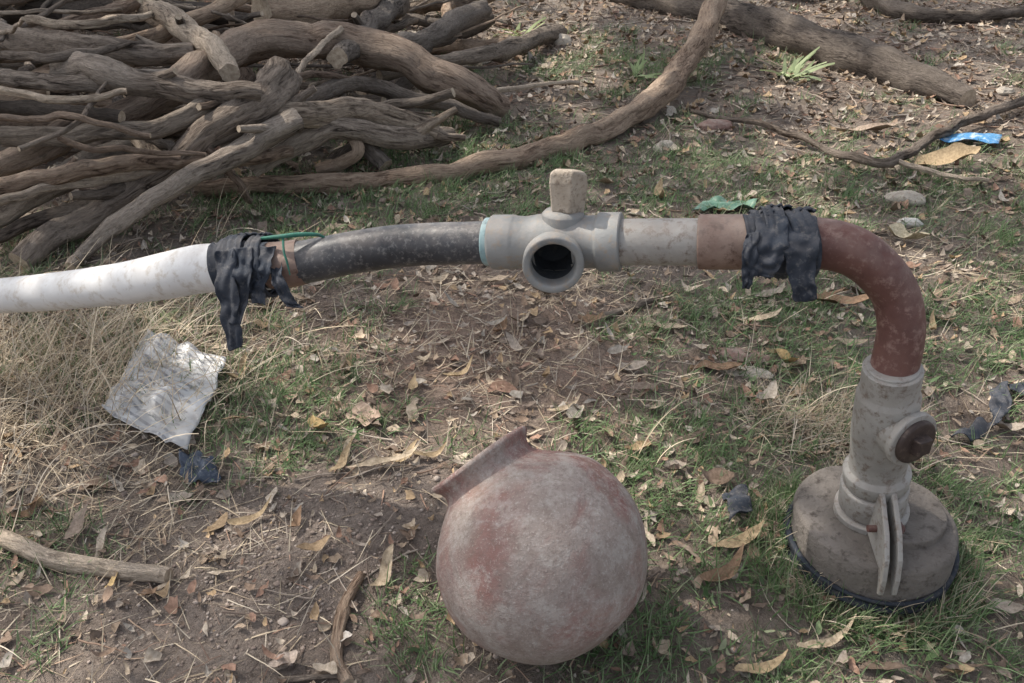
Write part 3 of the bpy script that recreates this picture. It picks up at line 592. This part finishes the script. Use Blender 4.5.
def packet_mat():
    m=NT("packet_plastic"); uv=m.n('ShaderNodeUVMap').outputs[0]; sp=m.n('ShaderNodeSeparateXYZ'); m.l(uv,sp.inputs[0])
    w=m.n('ShaderNodeMath',operation='MULTIPLY'); w.inputs[1].default_value=85; m.l(sp.outputs[1],w.inputs[0]); f=m.n('ShaderNodeMath',operation='SINE'); m.l(w.outputs[0],f.inputs[0])
    a=m.noise(uv,7,4,.75); b=m.noise(m.coord(),30,5,.65); d=m.noise(m.coord(),9,5,.65)
    bx=m.ramp(sp.outputs[0],[(.10,(0,0,0)),(.14,(1,1,1)),(.84,(1,1,1)),(.88,(0,0,0))])
    ln=m.n('ShaderNodeMath',operation='MULTIPLY'); m.l(f.outputs[0],ln.inputs[0]); m.l(m.ramp(a,[(.42,(0,0,0)),(.48,(1,1,1))]),ln.inputs[1])
    l2=m.n('ShaderNodeMath',operation='MULTIPLY'); m.l(ln.outputs[0],l2.inputs[0]); m.l(bx,l2.inputs[1])
    c=m.mix(m.ramp(l2.outputs[0],[(.2,(0,0,0)),(.6,(.75,.75,.75))]),(.48,.49,.50),(.15,.155,.18))
    c=m.mix(m.ramp(d,[(.45,(0,0,0)),(.62,(.55,.55,.55))]),c,(.34,.325,.305))
    c=m.mix(m.ramp(b,[(.52,(0,0,0)),(.68,(.5,.5,.5))]),c,(.25,.215,.185)); return m.out(c,.38,0,.5)
sheet("plastic_packet",[(152,344),(228,374),(190,468),(106,424)],packet_mat(),40,.014,.0015,.020,15)
M_bl=blotch("blue_plastic",(.05,.065,.095),(.08,.10,.14),(.2,.22,.25),20,80,.4)
sheet("plastic_scrap",[(182,464),(218,468),(222,492),(184,488)],M_bl,18,.014,.0012,.006,40)
M_bl2=blotch("blue_wrapper",(.06,.20,.42),(.10,.32,.55),(.6,.68,.72),9,30,.35)
sheet("blue_wrapper",[(924,146),(935,139),(1000,143),(996,153)],M_bl2,16,.012,.002,.03,10)
M_gp=blotch("green_plastic",(.08,.17,.12),(.13,.23,.17),(.3,.36,.3),20,80,.4)
sheet("green_plastic_scrap",[(690,212),(712,200),(758,202),(752,213)],M_gp,14,.012,.0015,.01,20)
sheet("rubber_scrap",[(950,438),(985,425),(1000,428),(960,446)],M_rub,14,.02,.002,.008,20)
sheet("rubber_scrap",[(985,400),(1004,388),(1010,415),(992,432)],M_rub,14,.02,.002,.008,20)
sheet("rubber_scrap",[(1004,392),(1030,388),(1030,402),(1008,400)],M_rub,12,.012,.002,.01,20)
sheet("rubber_scrap",[(720,512),(740,503),(750,532),(728,542)],M_rub,14,.014,.002,.022,30)
def stone(name,px,py,w,h,mat,fl=.5):
    p=G(px,py); r=w/2/F_PX*depth(p); 
    o=lathe(name,[(.001,-1),(.6,-.8),(.95,-.3),(1,.1),(.8,.6),(.45,.9),(.001,1)],mat,(0,0,0),(0,0,1),10,False)
    me=o.data
    for v in me.vertices:
        q=v.co; k=1+.35*mnoise.noise(q*1.3+Vector((px,py,0))); v.co=Vector((q.x*k,q.y*k*h,q.z*fl*k))*r
    o.location=(p.x,p.y,hz(p)+r*fl*.4); o.rotation_euler=(0,0,random.uniform(-.3,.3)); o.modifiers.clear()
    m=o.modifiers.new("b",'BEVEL'); m.width=r*.1; m.segments=2; return o
M_st=blotch("stone",(.36,.32,.27),(.48,.43,.36),(.25,.2,.16),12,70,.9,0,.5,.004); M_br=blotch("brick",(.18,.10,.08),(.25,.15,.12),(.14,.10,.085),14,60,.9,0,.5,.004,dust=.6); M_wst=blotch("pale_stone",(.52,.5,.46),(.62,.6,.55),(.35,.3,.25),12,70,.9)
stone("stone",665,150,24,.8,M_st); stone("stone",905,198,42,.6,M_st,.4); stone("stone",910,222,26,.6,M_wst,.4); stone("brick_fragment",715,128,44,.5,M_br,.25)
stone("brick_fragment",742,357,66,.4,M_br,.15); stone("brick_fragment",745,374,60,.35,M_st,.12); stone("stone",480,66,20,.6,M_st); stone("stone",560,45,26,.6,M_st); stone("stone",1003,95,20,.6,M_st)
# ------------------------------------------------------------ shade tree (outside the frame, dapples the light)
EL=math.radians(52); AZ=math.radians(-62)
Sd=Vector((math.cos(EL)*math.sin(AZ),math.cos(EL)*math.cos(AZ),math.sin(EL)))
tree=empty("shade_tree",(-9,7,0))
def tp(x,y,z): return Vector((x,y,0))+Sd*(z/Sd.z)
tt=[Vector((-9.0,7.0,-.1)),Vector((-8.9,6.9,2.5)),Vector((-8.5,6.7,4.8)),Vector((-7.8,6.5,6.0))]
parent(tube("trunk",tt,[.36,.30,.25,.18],M_bark,20,40,.08,.05,M_cut),tree)
for i,(a,b) in enumerate([(-1.5,1.5),(0,1.2),(1.4,2.0),(-.3,3.2),(2.0,.6),(-1.8,2.8),(.8,4.2)]):
    e=tp(a,b,6.6+.3*(i%3)); s=tt[3-(i%2)]; mid=s.lerp(e,.5)+Vector((0,0,.4))
    parent(tube("limb_%d"%i,[s,mid,e],[.13,.08,.02],M_bark,10,24,.08,.03,M_cut,wob=.1),tree)
n=40000; gx=U(n,-4.6,3.8); gy=U(n,-.8,7.8)
cl=vn(gx*1.9,gy*1.4,21)+.6*vn(gx*5,gy*3.8,22)
cn=vn(gx*3.2,gy*3.2,31)+.6*vn(gx*8,gy*8,32)
near=np.clip((2.7-gy)/.4,0,1)
k=rng.random(n)<np.clip(near*(.42+cn*1.7)+(1-near)*(.80+cl*7),0,1); gx,gy,nr=gx[k],gy[k],near[k]; n=len(gx)
zz=U(n,6.2,7.0); cxx=gx+Sd.x/Sd.z*zz; cyy=gy+Sd.y/Sd.z*zz
L=U(n,.09,.17)*(1+.25*(1-nr))
yaw=U(n,0,6.3); ti=U(n,-.9,.9); t2=U(n,-.9,.9)
ux=np.stack([np.cos(yaw)*np.cos(ti),np.sin(yaw)*np.cos(ti),np.sin(ti)],1); vv_=np.stack([-np.sin(yaw),np.cos(yaw),np.sin(t2)],1)
c0=np.stack([cxx,cyy,zz],1); l=L[:,None]
V=np.stack([c0-ux*l*.5,c0+vv_*l*.22,c0+ux*l*.5,c0-vv_*l*.22],1).reshape(-1,3); Q=np.arange(n*4).reshape(-1,4)
can=mesh_np("foliage",V,Q,M_canopy,np.repeat(pal(n,np.array([[.05,.1,.03],[.08,.12,.04]])),4,0),False); parent(can,tree)
# ------------------------------------------------------------ light
w=bpy.data.worlds.new("World"); sc.world=w; w.use_nodes=True; nt=w.node_tree; bg=nt.nodes['Background']
sk=nt.nodes.new('ShaderNodeTexSky'); sk.sky_type='NISHITA'; sk.sun_disc=False; sk.sun_elevation=EL; sk.sun_rotation=AZ; sk.dust_density=4; sk.air_density=1
hs=nt.nodes.new('ShaderNodeHueSaturation'); hs.inputs['Saturation'].default_value=.42; hs.inputs['Value'].default_value=1.6
nt.links.new(sk.outputs[0],hs.inputs['Color']); nt.links.new(hs.outputs[0],bg.inputs[0]); bg.inputs[1].default_value=.15
ld=bpy.data.lights.new("sun",'SUN'); ld.energy=5; ld.angle=math.radians(.55); ld.color=(1,.93,.83)
lo=link(bpy.data.objects.new("sun",ld)); lo.rotation_euler=(-Sd).to_track_quat('-Z','Y').to_euler()
sc.view_settings.view_transform='Standard'; sc.view_settings.look='None'; sc.view_settings.exposure=0; sc.view_settings.gamma=1
